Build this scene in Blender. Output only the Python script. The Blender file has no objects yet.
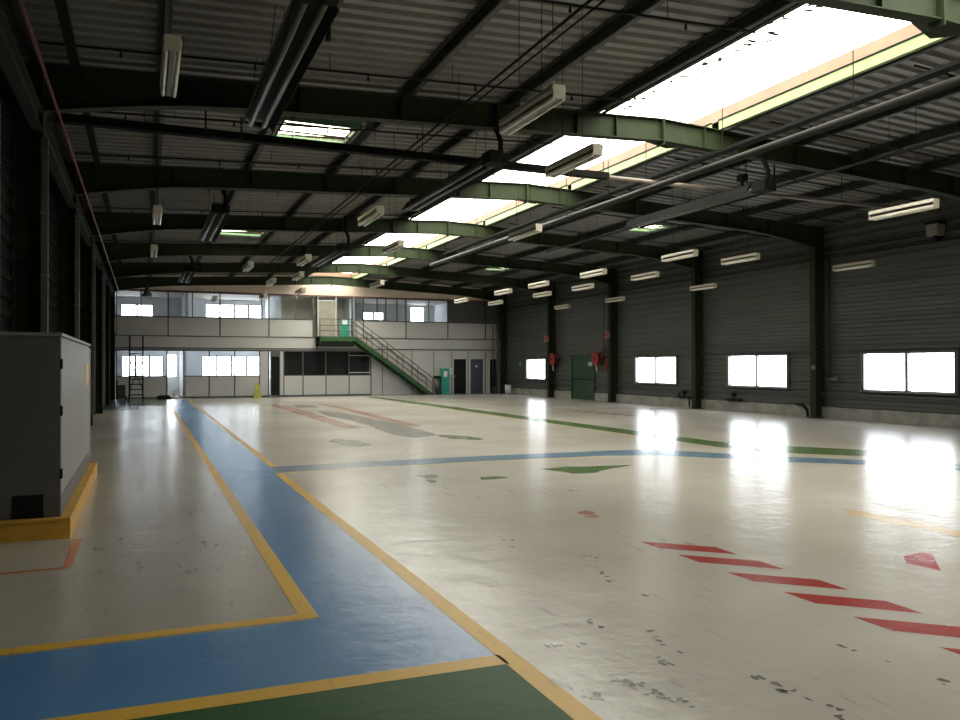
import bpy, math, random
from mathutils import Vector, Matrix
random.seed(7)
C = bpy.context.scene.collection
S = bpy.context.scene

# ------------------------------------------------------------------ camera
YAW, PIT, ROL, FPX = 0.399614, 0.0067468, -0.00137886, 795.66
cam = bpy.data.cameras.new('camera'); cam.sensor_width = 36; cam.lens = FPX * 36 / 960
cam.clip_start = 0.05; cam.clip_end = 300
co = bpy.data.objects.new('camera', cam); C.objects.link(co)
c, s = math.cos, math.sin
F = Vector((s(YAW) * c(PIT), c(YAW) * c(PIT), s(PIT))); R = Vector((c(YAW), -s(YAW), 0)); U = R.cross(F)
R2 = R * c(ROL) + U * s(ROL); U2 = -R * s(ROL) + U * c(ROL)
M = Matrix((R2, U2, -F)).transposed().to_4x4(); M.translation = Vector((0, 0, 1.7))
co.matrix_world = M
S.camera = co

# ------------------------------------------------------------------ world, exposure
W = bpy.data.worlds.new('overcast_sky'); S.world = W; W.use_nodes = True
bg = W.node_tree.nodes['Background']; bg.inputs[0].default_value = (0.88, 0.94, 1.0, 1); bg.inputs[1].default_value = 11.2
S.view_settings.view_transform = 'Standard'; S.view_settings.look = 'None'
S.view_settings.exposure = 0.0; S.view_settings.gamma = 1.0; S.view_settings.use_curve_mapping = False
S.cycles.max_bounces = 10; S.cycles.diffuse_bounces = 6; S.cycles.glossy_bounces = 4
S.cycles.transparent_max_bounces = 12
S.cycles.use_denoising = True
S.cycles.sample_clamp_indirect = 12

def portal(name, loc, sx, sy, direction):
    l = bpy.data.lights.new(name, 'AREA'); l.shape = 'RECTANGLE'; l.size = sx; l.size_y = sy
    l.cycles.is_portal = True
    o = bpy.data.objects.new(name, l); C.objects.link(o); o.location = loc
    o.rotation_euler = {'down': (0, 0, 0), '-x': (0, math.pi / 2, 0), '-y': (-math.pi / 2, 0, 0), '+y': (math.pi / 2, 0, 0)}[direction]
    return o

# ------------------------------------------------------------------ room measures
XL, XR = -1.75, 20.15          # inner faces of the side walls
YB, YF = -4.9, 44.6            # back wall, office front
RX = 9.5                       # ridge
FR = [7.2, 13.2, 19.3, 25.3, 31.4, 37.4, 43.5]
def ztop(x): return 6.60 - 0.045 * abs(x - RX)      # top of the rafters
def zroof(x): return ztop(x) + 0.20                 # underside of the deck
SKY = (8.15, 10.85)

# ------------------------------------------------------------------ mesh builder
class MB:
    def __init__(s): s.v = []; s.f = []
    def hexa(s, p):
        n = len(s.v); s.v += [tuple(q) for q in p]
        s.f += [tuple(n + i for i in q) for q in ((0, 3, 2, 1), (4, 5, 6, 7), (0, 1, 5, 4), (1, 2, 6, 5), (2, 3, 7, 6), (3, 0, 4, 7))]
        return s
    def box(s, x0, x1, y0, y1, z0, z1):
        return s.hexa([(x0, y0, z0), (x1, y0, z0), (x1, y1, z0), (x0, y1, z0), (x0, y0, z1), (x1, y0, z1), (x1, y1, z1), (x0, y1, z1)])
    def bar(s, p, q, w, h, up=(0, 0, 1)):
        p = Vector(p); q = Vector(q); d = (q - p).normalized(); up = Vector(up)
        if abs(d.dot(up)) > .99: up = Vector((0, 1, 0))
        a = d.cross(up).normalized() * (w / 2); b = a.cross(d).normalized() * (h / 2)
        return s.hexa([p - a - b, p + a - b, q + a - b, q - a - b, p - a + b, p + a + b, q + a + b, q - a + b])
    def tube(s, pts, r, n=8, closed=True):
        pts = [Vector(p) for p in pts]; base = len(s.v)
        for i, p in enumerate(pts):
            d = (pts[min(i + 1, len(pts) - 1)] - pts[max(i - 1, 0)]).normalized()
            u = Vector((0, 0, 1)) if abs(d.z) < .9 else Vector((1, 0, 0))
            a = d.cross(u).normalized(); b = a.cross(d).normalized()
            rr = r[i] if isinstance(r, (list, tuple)) else r
            for k in range(n):
                t = 2 * math.pi * k / n
                s.v.append(tuple(p + a * math.cos(t) * rr + b * math.sin(t) * rr))
        for i in range(len(pts) - 1):
            for k in range(n):
                A = base + i * n + k; B = base + i * n + (k + 1) % n
                s.f.append((A, B, B + n, A + n))
        if closed:
            s.f.append(tuple(base + k for k in range(n))[::-1])
            s.f.append(tuple(base + (len(pts) - 1) * n + k for k in range(n)))
        return s
    def poly(s, pts):
        n = len(s.v); s.v += [tuple(p) for p in pts]; s.f.append(tuple(range(n, n + len(pts)))); return s
    def prism(s, pts, axis, a, b):
        """extrude a 2D outline along an axis: x -> (y,z), y -> (x,z), z -> (x,y)"""
        def P(u, v, t): return {'x': (t, u, v), 'y': (u, t, v), 'z': (u, v, t)}[axis]
        n = len(s.v); k = len(pts)
        s.v += [P(u, v, a) for u, v in pts] + [P(u, v, b) for u, v in pts]
        s.f.append(tuple(range(n, n + k))); s.f.append(tuple(range(n + 2 * k - 1, n + k - 1, -1)))
        for i in range(k):
            j = (i + 1) % k; s.f.append((n + i, n + k + i, n + k + j, n + j))
        return s
    def build(s, name, m, parent=None, loc=None, smooth=False, bevel=0):
        me = bpy.data.meshes.new(name); me.from_pydata(s.v, [], s.f); me.update()
        o = bpy.data.objects.new(name, me); C.objects.link(o)
        if m: me.materials.append(m)
        import bmesh
        b = bmesh.new(); b.from_mesh(me); bmesh.ops.recalc_face_normals(b, faces=b.faces); b.to_mesh(me); b.free()
        if smooth:
            for p in me.polygons: p.use_smooth = len(p.vertices) == 4
        if bevel:
            bv = o.modifiers.new('bevel', 'BEVEL'); bv.width = bevel; bv.segments = 2
        if parent: o.parent = parent
        if loc: o.location = loc
        return o

def split(mb, name, m, parent, **kw):
    """every loose piece of the builder becomes a part of its own"""
    par = list(range(len(mb.v)))
    def find(a):
        while par[a] != a: par[a] = par[par[a]]; a = par[a]
        return a
    for f in mb.f:
        for a in f[1:]: par[find(a)] = find(f[0])
    groups = {}
    for f in mb.f: groups.setdefault(find(f[0]), []).append(f)
    out = []
    for fs in groups.values():
        ids = sorted({i for f in fs for i in f}); mp = {i: k for k, i in enumerate(ids)}
        q = MB(); q.v = [mb.v[i] for i in ids]; q.f = [tuple(mp[i] for i in f) for f in fs]
        out.append(q.build(name, m, parent, **kw))
    return out

def tag(o, label, cat, group=None, kind=None):
    o['label'] = label; o['category'] = cat
    if group: o['group'] = group
    if kind: o['kind'] = kind
    return o
def thing(name, label, cat, loc=(0, 0, 0), group=None, rz=0):
    o = bpy.data.objects.new(name, None); C.objects.link(o); o.location = loc; o.rotation_euler = (0, 0, rz)
    o.empty_display_size = .1
    return tag(o, label, cat, group)
def struct(o): o['kind'] = 'structure'; return o
def lab(o, l): o['label'] = l; return o
def dup(root, loc, label=None, group=None):
    r = root.copy(); C.objects.link(r); r.location = loc
    if label: r['label'] = label
    if group: r['group'] = group
    for ch in list(root.children):
        q = ch.copy(); C.objects.link(q); q.parent = r
        for g in ch.children:
            d = g.copy(); C.objects.link(d); d.parent = q
    return r
ORD = ['first', 'second', 'third', 'fourth', 'fifth', 'sixth', 'seventh', 'eighth', 'ninth', 'tenth', 'eleventh', 'twelfth', 'thirteenth', 'fourteenth', 'fifteenth', 'sixteenth']

# ------------------------------------------------------------------ materials
def mat(name, col, rough=.6, metal=0, var=.12, scale=4, spec=.5, bump=0, bscale=30, stretch=(1, 1, 1)):
    m = bpy.data.materials.new(name); m.use_nodes = True
    nt = m.node_tree; N = nt.nodes; L = nt.links; b = N['Principled BSDF']
    b.inputs['Roughness'].default_value = rough; b.inputs['Metallic'].default_value = metal
    b.inputs['Specular IOR Level'].default_value = spec
    tc = N.new('ShaderNodeTexCoord'); mp = N.new('ShaderNodeMapping'); mp.inputs['Scale'].default_value = stretch
    L.new(tc.outputs['Object'], mp.inputs[0])
    n = N.new('ShaderNodeTexNoise'); n.inputs['Scale'].default_value = scale; n.inputs['Detail'].default_value = 5
    L.new(mp.outputs[0], n.inputs['Vector'])
    r = N.new('ShaderNodeValToRGB'); r.color_ramp.elements[0].position = .3; r.color_ramp.elements[1].position = .7
    r.color_ramp.elements[0].color = (*[x * (1 - var) for x in col], 1); r.color_ramp.elements[1].color = (*[min(1, x * (1 + var)) for x in col], 1)
    L.new(n.outputs[0], r.inputs[0]); L.new(r.outputs[0], b.inputs['Base Color'])
    if bump:
        n2 = N.new('ShaderNodeTexNoise'); n2.inputs['Scale'].default_value = bscale; L.new(mp.outputs[0], n2.inputs['Vector'])
        bp = N.new('ShaderNodeBump'); bp.inputs['Strength'].default_value = bump; bp.inputs['Distance'].default_value = .01
        L.new(n2.outputs[0], bp.inputs['Height']); L.new(bp.outputs[0], b.inputs['Normal'])
    return m

def floor_mat(name, col, paint=False, wear=.0, col2=None, ro=(.20, .27), sp=.28):
    """coated concrete: mottled colour, scuffs, uneven gloss and a slight waviness, all in world metres"""
    m = bpy.data.materials.new(name); m.use_nodes = True
    nt = m.node_tree; N = nt.nodes; L = nt.links; b = N['Principled BSDF']
    geo = N.new('ShaderNodeTexCoord')
    def noise(scale, detail=4, st=(1, 1, 1), rot=0, rough=.55):
        mp = N.new('ShaderNodeMapping'); mp.inputs['Scale'].default_value = st; mp.inputs['Rotation'].default_value = (0, 0, rot)
        L.new(geo.outputs['Object'], mp.inputs[0])
        n = N.new('ShaderNodeTexNoise'); n.inputs['Scale'].default_value = scale; n.inputs['Detail'].default_value = detail
        n.inputs['Roughness'].default_value = rough
        L.new(mp.outputs[0], n.inputs['Vector']); return n.outputs[0]
    def ramp(x, a, b_, va=0, vb=1):
        r = N.new('ShaderNodeMapRange'); r.inputs[1].default_value = a; r.inputs[2].default_value = b_
        r.inputs[3].default_value = va; r.inputs[4].default_value = vb; r.clamp = True
        L.new(x, r.inputs[0]); return r.outputs[0]
    def mul(a, b_):
        x = N.new('ShaderNodeMath'); x.operation = 'MULTIPLY'; L.new(a, x.inputs[0])
        if isinstance(b_, float): x.inputs[1].default_value = b_
        else: L.new(b_, x.inputs[1])
        return x.outputs[0]
    def mix(f, a, b_):
        x = N.new('ShaderNodeMix'); x.data_type = 'RGBA'
        L.new(f, x.inputs['Factor'])
        for v, k in ((a, 'A'), (b_, 'B')):
            i = [q for q in x.inputs if q.name == k and q.type == 'RGBA'][0]
            if isinstance(v, tuple): i.default_value = (*v, 1)
            else: L.new(v, i)
        return [q for q in x.outputs if q.type == 'RGBA'][0]
    big = noise(.22, 3); mid = noise(1.3, 6)
    k = tuple(x * .86 for x in col); k2 = col2 or tuple(min(1, x * 1.1) for x in col)
    colr = mix(ramp(big, .35, .65), k, k2)
    colr = mix(ramp(mid, .35, .75, 0, .22), colr, tuple(x * .78 for x in col))
    if paint and wear > 0:
        w = mul(ramp(noise(5, 8, (1, .35, 1)), .74 - wear * .5, .82 - wear * .5), .6)
        colr = mix(w, colr, (.42, .40, .36))
    # dark scuffs, tyre marks and chips, clustered
    clus = ramp(noise(.35, 2, (1, 1, 1), .5), .48, .62)
    sc = ramp(noise(4.2, 8, (1.6, .45, 1), .25, .62), .60, .68)
    colr = mix(mul(mul(sc, clus), .75), colr, (.10, .10, .085))
    sc2 = ramp(noise(9, 6, (2.2, .25, 1), -.5, .55), .62, .72)
    colr = mix(mul(sc2, .35), colr, (.16, .155, .14))
    L.new(colr, b.inputs['Base Color'])
    L.new(ramp(big, .2, .8, *ro), b.inputs['Roughness'])
    b.inputs['Specular IOR Level'].default_value = sp
    bp = N.new('ShaderNodeBump'); bp.inputs['Strength'].default_value = .6; bp.inputs['Distance'].default_value = .014
    L.new(noise(2.2, 5, (1, 1, 1)), bp.inputs['Height'])
    bp2 = N.new('ShaderNodeBump'); bp2.inputs['Strength'].default_value = .2; bp2.inputs['Distance'].default_value = .002
    bp3 = N.new('ShaderNodeBump'); bp3.inputs['Strength'].default_value = .5; bp3.inputs['Distance'].default_value = .005
    L.new(noise(7.5, 2, (.7, 1.2, 1)), bp3.inputs['Height']); L.new(bp.outputs[0], bp3.inputs['Normal'])
    L.new(noise(24, 3), bp2.inputs['Height']); L.new(bp3.outputs[0], bp2.inputs['Normal'])
    L.new(bp2.outputs[0], b.inputs['Normal'])
    return m

def glass(name, tint=(1, 1, 1), gl=.06, dirt=False):
    m = bpy.data.materials.new(name); m.use_nodes = True
    nt = m.node_tree; N = nt.nodes; L = nt.links; N.remove(N['Principled BSDF']); out = N['Material Output']
    t = N.new('ShaderNodeBsdfTransparent'); t.inputs[0].default_value = (*tint, 1)
    g = N.new('ShaderNodeBsdfGlossy'); g.inputs['Roughness'].default_value = .05
    mx = N.new('ShaderNodeMixShader'); mx.inputs[0].default_value = gl
    L.new(t.outputs[0], mx.inputs[1]); L.new(g.outputs[0], mx.inputs[2]); last = mx.outputs[0]
    if dirt:
        tc = N.new('ShaderNodeTexCoord'); mp = N.new('ShaderNodeMapping'); mp.inputs['Scale'].default_value = (1.1, .5, 1)
        L.new(tc.outputs['Object'], mp.inputs[0])
        n = N.new('ShaderNodeTexNoise'); n.inputs['Scale'].default_value = 3.0; n.inputs['Detail'].default_value = 7; L.new(mp.outputs[0], n.inputs['Vector'])
        r = N.new('ShaderNodeMapRange'); r.inputs[1].default_value = .66; r.inputs[2].default_value = .72; r.inputs[4].default_value = .8; L.new(n.outputs[0], r.inputs[0])
        d = N.new('ShaderNodeBsdfDiffuse'); d.inputs[0].default_value = (.25, .2, .13, 1)
        m2 = N.new('ShaderNodeMixShader'); L.new(r.outputs[0], m2.inputs[0]); L.new(last, m2.inputs[1]); L.new(d.outputs[0], m2.inputs[2]); last = m2.outputs[0]
    L.new(last, out.inputs[0]); return m

steel = mat('dark_green_steel', (.024, .034, .014), .7, spec=.2)
steel_dk = mat('dark_steel', (.010, .011, .009), .8, spec=.08)
purl_m = mat('purlin_steel', (.018, .021, .016), .55)
deck_m = mat('roof_deck', (.165, .163, .145), .5, .0, .12, .8, stretch=(.3, 2, 1))
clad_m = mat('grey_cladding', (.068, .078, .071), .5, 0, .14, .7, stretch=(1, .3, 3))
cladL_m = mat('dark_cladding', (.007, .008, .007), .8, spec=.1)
conc_m = mat('concrete_plinth', (.30, .30, .27), .85, 0, .25, 2, bump=.3)
curb_m = mat('skylight_upstand', (.20, .12, .07), .6, 0, .12, 2)
trim_m = mat('skylit_green_trimmer', (.22, .29, .11), .5, 0, .12, 3)  # green lightened to imitate daylight on the right-hand trimmer
white_m = mat('white_enamel', (.66, .62, .50), .4, 0, .06)
galv_m = mat('galvanised_metal', (.2, .205, .2), .4, .5, .15, 6)
pipe_m = mat('grey_pipe', (.022, .022, .018), .6, 0, spec=.2)
black_m = mat('black_metal', (.010, .011, .010), .6, spec=.15)
tube_m = mat('fluorescent_tube_glass', (.80, .77, .66), .3, 0, .03)
heat_m = mat('heater_tube', (.10, .10, .09), .4, .2)
red_m = mat('red_paint', (.24, .02, .02), .45)
redp_m = mat('red_pipe_paint', (.14, .04, .032), .5)
panel_m = mat('office_panel', (.53, .52, .49), .5, 0, .05, 1)
fascia_m = mat('office_fascia', (.80, .66, .54), .55, 0, .06, 1)
alu_m = mat('grey_frame', (.10, .10, .095), .4, .3)
alul_m = mat('pale_frame', (.55, .55, .53), .4)
in_m = mat('office_interior', (.80, .82, .84), .7, 0, .06, 1)
inw_m = mat('office_interior_warm', (.60, .56, .48), .7, 0, .06, 1)
cabd_m = mat('cabinet_shaded_grey', (.12, .12, .11), .5, 0, .08, 2)  # cabinet grey darkened for the front turned from the light
cabs_m = mat('cabinet_lit_grey', (.27, .265, .245), .5, 0, .06, 2)  # same cabinet grey, lightened where light falls on the side
yel_m = mat('yellow_kerb_paint', (.62, .35, .045), .5, 0, .15, 3)
green_m = mat('green_stair_paint', (.022, .075, .02), .5)
teal_m = mat('teal_green_panel', (.02, .30, .20), .45)
door_g = mat('green_door_paint', (.018, .055, .025), .5)
navy_m = mat('navy_door', (.05, .052, .075), .5)
win_gl = glass('window_glass'); sky_gl = glass('skylight_sheet', (1, .91, .76), .04)
off_gl = glass('office_glass', (.96, .98, 1.0), .06)
paper_m = mat('white_sign', (.75, .75, .72), .5)
sgreen_m = mat('sign_green', (.02, .32, .14), .5)
orange_m = mat('orange_sticker', (.85, .28, .03), .5)
roofv_m = mat('pale_green_vent_frame', (.10, .20, .12), .5)

# ------------------------------------------------------------------ floor and its paint
FLOOR = MB().box(XL - .3, XR + .3, YB - .2, 51, -.2, 0).build('floor', floor_mat('floor_coating', (.47, .44, .375), col2=(.52, .488, .43)))
struct(FLOOR)
m_blue = floor_mat('blue_lane_paint', (.10, .275, .55), True, .02, (.12, .31, .60), (.22, .3), .34)
m_blue2 = floor_mat('pale_blue_lane_paint', (.13, .21, .28), True, .15)
m_yel = floor_mat('yellow_line_paint', (.80, .48, .06), True, .12, None, (.3, .4), .28)
m_yelf = floor_mat('faded_yellow_line_paint', (.50, .38, .21), True, .3)
m_grn = floor_mat('green_floor_paint', (.022, .095, .028), True, .06, (.03, .12, .036), (.42, .5), .22)
m_grn2 = floor_mat('green_lane_paint', (.09, .15, .05), True, .2)
m_grnw = floor_mat('worn_green_paint', (.13, .17, .10), True, .35)
m_red = floor_mat('red_hatch_paint', (.32, .035, .022), True, .08, None, (.22, .3), .2)
m_redf = floor_mat('faded_red_paint', (.38, .20, .15), True, .45)
m_gry = floor_mat('grey_patch', (.20, .195, .165), True, .2)
m_or = floor_mat('orange_line_paint', (.55, .17, .07), True, .1)
m_edge = floor_mat('pale_yellow_edge', (.56, .49, .30), True, .3)
m_gb = floor_mat('blue_grey_floor_paint', (.12, .165, .20), True, .1)
def mark(name, pts, m, lay=1, label=None, ragged=0):
    z = .0012 * lay
    P = []
    if ragged:
        n = len(pts)
        for i in range(n):
            a = Vector(pts[i]); b = Vector(pts[(i + 1) % n]); L = (b - a).length; k = max(2, int(L / .25)); k = min(k, 14)
            nr = Vector((-(b - a).y, (b - a).x)).normalized()
            for j in range(k):
                q = a.lerp(b, j / k) + nr * random.uniform(-ragged, ragged); P.append((q.x, q.y, z))
    else: P = [(x, y, z) for x, y in pts]
    o = MB().poly(P).build(name, m, FLOOR)
    for p in o.data.polygons:
        if p.normal.z < 0: p.flip()
    if label: lab(o, label)
    return o
mark('green_floor_area', [(-1.7, 1), (1.9, 1), (1.9, 4.17), (-1.7, 4.22)], m_grn, 1, 'dark green painted floor area')
mark('blue_lane', [(1.06, 5.35), (1.06, 42.5), (1.95, 42.5), (1.95, 4.26), (-1.7, 4.33), (-1.7, 5.40)], m_blue, 1, 'wide blue painted walkway turning left')
mark('yellow_line', [(.97, 5.5), (1.09, 5.38), (1.09, 32), (1.0, 32)], m_yel, 2, 'yellow line on the left edge of the blue walkway')
mark('yellow_line', [(-1.7, 5.42), (1.09, 5.38), (.97, 5.5), (-1.7, 5.54)], m_yel, 2, 'yellow line across the top of the blue branch')
mark('yellow_line', [(1.90, 1), (2.03, 1), (2.02, 12.73), (1.90, 12.85)], m_yel, 2, 'yellow line on the right edge, near stretch')
mark('yellow_line', [(1.96, 13.75), (2.06, 13.65), (2.10, 42), (2.02, 42)], m_yel, 2, 'yellow line on the right edge, far stretch')
mark('yellow_line', [(-1.7, 4.24), (1.92, 4.12), (1.92, 4.27), (-1.7, 4.39)], m_yel, 2, 'yellow line between blue and green areas')
mark('blue_line', [(1.95, 12.9), (5.51, 13.0), (8.0, 12.85), (8.9, 12.5), (9.71, 11.6), (10.38, 10.75), (11.29, 9.98), (12.07, 8.9), (12.9, 7.9), (13.6, 8.3), (12.7, 9.4), (11.85, 10.45), (10.95, 11.35), (10.26, 12.3), (9.5, 13.3), (9.1, 13.55), (5.84, 13.75), (1.98, 13.7)], m_blue2, 1, 'pale blue line crossing and bending right')
mark('yellow_edge', [(2.1, 12.72), (5.51, 12.82), (8.0, 12.67), (8.9, 12.35), (9.65, 11.5), (9.71, 11.6), (8.9, 12.5), (8.0, 12.85), (5.51, 13.0), (2.1, 12.9)], m_edge, 1)
mark('green_line', [(11.05, 42), (11.7, 42), (11.72, 14.1), (12.4, 12.9), (13.3, 11.6), (12.9, 10.4), (12.3, 10.95), (11.6, 11.65), (10.95, 13.2), (10.97, 16)], m_grn2, 2, 'green line running to the far doors')
mark('yellow_edge', [(10.85, 40), (11.05, 40), (10.97, 16), (10.95, 13.2), (11.55, 11.6), (12.1, 10.9), (11.95, 10.8), (11.4, 11.5), (10.8, 13.2), (10.8, 16)], m_edge, 2)
mark('green_patch', [(6.0, 11.67), (6.52, 11.72), (7.7, 11.47), (6.89, 11.11), (6.59, 10.85), (6.22, 10.92), (6.08, 11.3)], m_grn2, 1, 'remnant of dark green floor paint', .04)
mark('green_patch', [(4.7, 11.12), (4.96, 11.16), (5.09, 10.89), (4.59, 10.88)], m_grn2, 1, None, .03)
mark('green_patch', [(3.88, 11.78), (4.18, 11.71), (4.16, 11.42), (3.92, 11.32)], m_grnw, 1, None, .04)
mark('green_patch', [(3.84, 11.21), (3.98, 11.15), (3.9, 10.86), (3.83, 10.94)], m_grnw, 1, None, .03)
for y in (6.47, 5.9, 5.24, 4.62, 3.98, 3.35, 2.72):      # hatch stripes, one every 0.63 m
    mark('red_hatch_stripe', [(4.41, y), (4.92, y - .47), (4.91, y - .78), (4.41, y - .31)], m_red, 1)
mark('red_patch', [(6.22, 5.06), (6.48, 5.09), (6.52, 5.01), (6.06, 4.58), (6.02, 4.87)], m_red, 1, 'single red floor mark beside the stripes')
mark('red_patch', [(4.58, 8.01), (4.76, 8.11), (4.81, 8.03), (4.73, 7.74), (4.6, 7.63), (4.55, 7.86)], m_redf, 1, 'worn red smudge', .03)
mark('faded_yellow_line', [(7.54, 6.9), (7.69, 6.8), (7.68, 5.2), (7.4, 5.1), (7.39, 6.72)], m_yelf, 1)
mark('orange_line', [(-.64, 8.75), (-.56, 8.75), (-.56, 7.54), (-.63, 7.54)], m_or, 1, 'orange corner line')
mark('orange_line', [(-1.7, 7.55), (-.6, 7.57), (-.6, 7.51), (-1.7, 7.49)], m_or, 1)
mark('faded_red_line', [(5.02, 35.2), (5.63, 34), (5.52, 26.66), (5.52, 21.18), (4.98, 21.14), (4.95, 24.92), (4.98, 31)], m_redf, 1, None, .05)
mark('faded_red_line', [(7.15, 36.1), (7.5, 33), (7.4, 27.79), (7.2, 21.42), (6.92, 20.96), (6.85, 24.09), (7.05, 30.06)], m_redf, 1, None, .04)
mark('grey_patch', [(5.91, 34.8), (6.7, 34.45), (6.5, 32.3), (5.68, 32.26)], m_gry, 1, None, .06)
mark('grey_patch', [(5.95, 29.66), (6.54, 28.53), (6.79, 24.09), (6.88, 22.3), (6.6, 18.35), (5.85, 17.78), (5.66, 18.75), (5.83, 21.73), (5.93, 24.47), (5.7, 27.06)], m_gry, 1, None, .08)
mark('grey_patch', [(3.86, 17.98), (4.2, 18.4), (4.31, 17.78), (4.52, 17.95), (4.51, 16.58), (4.11, 16.3), (3.87, 16.86)], m_gry, 1, None, .06)
mark('grey_patch', [(6.55, 18.35), (7.0, 18.15), (7.3, 17.17), (7.05, 16.71), (6.54, 17.27)], m_grnw, 1, None, .08)
for i in range(8):
    y = 28.9 - i * .85
    mark('faded_red_dash', [(14.85, y), (15.2, y - .15), (15.2, y - .5), (14.85, y - .35)], m_redf, 1)
m_chip = floor_mat('scuffed_concrete', (.15, .145, .12), False, 0)
TRACES = [([(3.58, 6.2), (3.67, 6.08), (3.41, 5.41), (3.46, 5.08), (3.41, 4.77)], 12), ([(2.72, 4.63), (2.73, 4.42)], 6), ([(3.0, 4.25), (2.83, 3.92), (2.96, 3.9)], 6),
          ([(2.72, 3.84), (2.75, 3.74)], 4), ([(2.36, 3.65), (2.46, 3.57), (2.48, 3.46)], 7), ([(2.4, 3.45), (2.49, 3.38), (2.48, 3.2)], 10), ([(3.04, 3.47), (3.1, 3.13), (3.1, 2.8)], 14),
          ([(3.85, 3.72), (3.91, 3.34), (3.93, 2.87)], 5), ([(2.2, 4.29), (2.33, 4.28), (2.5, 4.21)], 6), ([(2.07, 3.66), (2.18, 3.48)], 5), ([(3.19, 6.6), (3.02, 7.15), (3.5, 6.9)], 5)]
for tr_pts, cnt in TRACES:          # chips and tyre scuffs in the coating
    mb = MB()
    for k in range(cnt):
        u = random.random() * (len(tr_pts) - 1); a = int(u); f = u - a
        cx = tr_pts[a][0] * (1 - f) + tr_pts[a + 1][0] * f + random.gauss(0, .025); cy = tr_pts[a][1] * (1 - f) + tr_pts[a + 1][1] * f + random.gauss(0, .03)
        lx = random.uniform(.008, .03); ly = random.uniform(.01, .045); q = []
        for j in range(9):
            t = j / 9 * 2 * math.pi; rr = random.uniform(.5, 1.2); q.append((cx + lx * rr * math.cos(t), cy + ly * rr * math.sin(t), .0012))
        mb.poly(q)
    sc_o = mb.build('floor_scuffs', m_chip, FLOOR); sc_o['kind'] = 'stuff'
mark('blue_grey_area', [(-1.7, 33.5), (-.2, 33.5), (-.2, 43), (-1.7, 43)], m_gb, 1, None)
mark('green_floor_area', [(-.2, 36.5), (1.0, 36.5), (1.0, 44.4), (-.2, 44.4)], m_grnw, 1)
mark('blue_grey_strip', [(2.2, 43.6), (20, 43.6), (20, 44.55), (2.2, 44.55)], m_gb, 1, 'blue-grey strip along the office wall')

# ------------------------------------------------------------------ roof deck: real ribbed sheet with openings
VENTS = [(2.45, 4.0, 15.6, 17.05), (2.45, 4.0, 28.8, 30.2), (15.2, 16.6, 9.75, 11.15), (15.4, 16.7, 22.4, 23.8), (15.4, 16.7, 34.9, 36.3)]
ALLF = [-4.9, 1.1] + FR
BAYS = [(ALLF[i], ALLF[i + 1] if i < len(ALLF) - 2 else 44.45) for i in range(len(ALLF) - 1)]  # last opening lengthened past the end frame to light the office fascia
def deck():
    mb = MB(); xs = sorted({XL - .25, RX, XR + .25, SKY[0], SKY[1]} | {v for q in VENTS for v in q[:2]})
    pit, h, a, bb = .30, .055, .11, .19     # pitch, height, crown end, foot start
    ybreaks = sorted({YB - .1, 45.0} | {v for q in VENTS for v in q[2:]} | {BAYS[0][0], BAYS[-1][1]})
    def hole(xm, ym):
        if SKY[0] < xm < SKY[1] and BAYS[0][0] < ym < BAYS[-1][1]: return True
        return any(q[0] < xm < q[1] and q[2] < ym < q[3] for q in VENTS)
    prof = set(ybreaks); y = YB - .1
    n = int((45.0 - YB + .1) / pit) + 1
    for i in range(n):
        for k in (0, .03, .15, .18): prof.add(round(y + i * pit + k, 4))
    prof = sorted(p for p in prof if YB - .1 <= p <= 45.0)
    def hz(yy):
        t = ((yy - (YB - .1)) % pit)
        if t < .03: return h * t / .03
        if t < .15: return h
        if t < .18: return h * (1 - (t - .15) / .03)
        return 0
    idx = {}
    def vid(x, yy):
        k = (x, yy)
        if k not in idx: idx[k] = len(mb.v); mb.v.append((x, yy, zroof(x) + hz(yy)))
        return idx[k]
    for i in range(len(xs) - 1):
        for j in range(len(prof) - 1):
            x0, x1, y0, y1 = xs[i], xs[i + 1], prof[j], prof[j + 1]
            if y1 - y0 < 1e-4 or hole((x0 + x1) / 2, (y0 + y1) / 2): continue
            mb.f.append((vid(x0, y0), vid(x0, y1), vid(x1, y1), vid(x1, y0)))
    # a weatherproof skin just above the ribs keeps the roof solid
    for i in range(len(xs) - 1):
        for j in range(len(ybreaks) - 1):
            x0, x1, y0, y1 = xs[i], xs[i + 1], ybreaks[j], ybreaks[j + 1]
            if hole((x0 + x1) / 2, (y0 + y1) / 2): continue
            n0 = len(mb.v)
            mb.v += [(x0, y0, zroof(x0) + .1), (x0, y1, zroof(x0) + .1), (x1, y1, zroof(x1) + .1), (x1, y0, zroof(x1) + .1)]
            mb.f.append((n0, n0 + 1, n0 + 2, n0 + 3))
    return mb
me_o = deck().build('ceiling', deck_m); struct(me_o)

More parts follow.
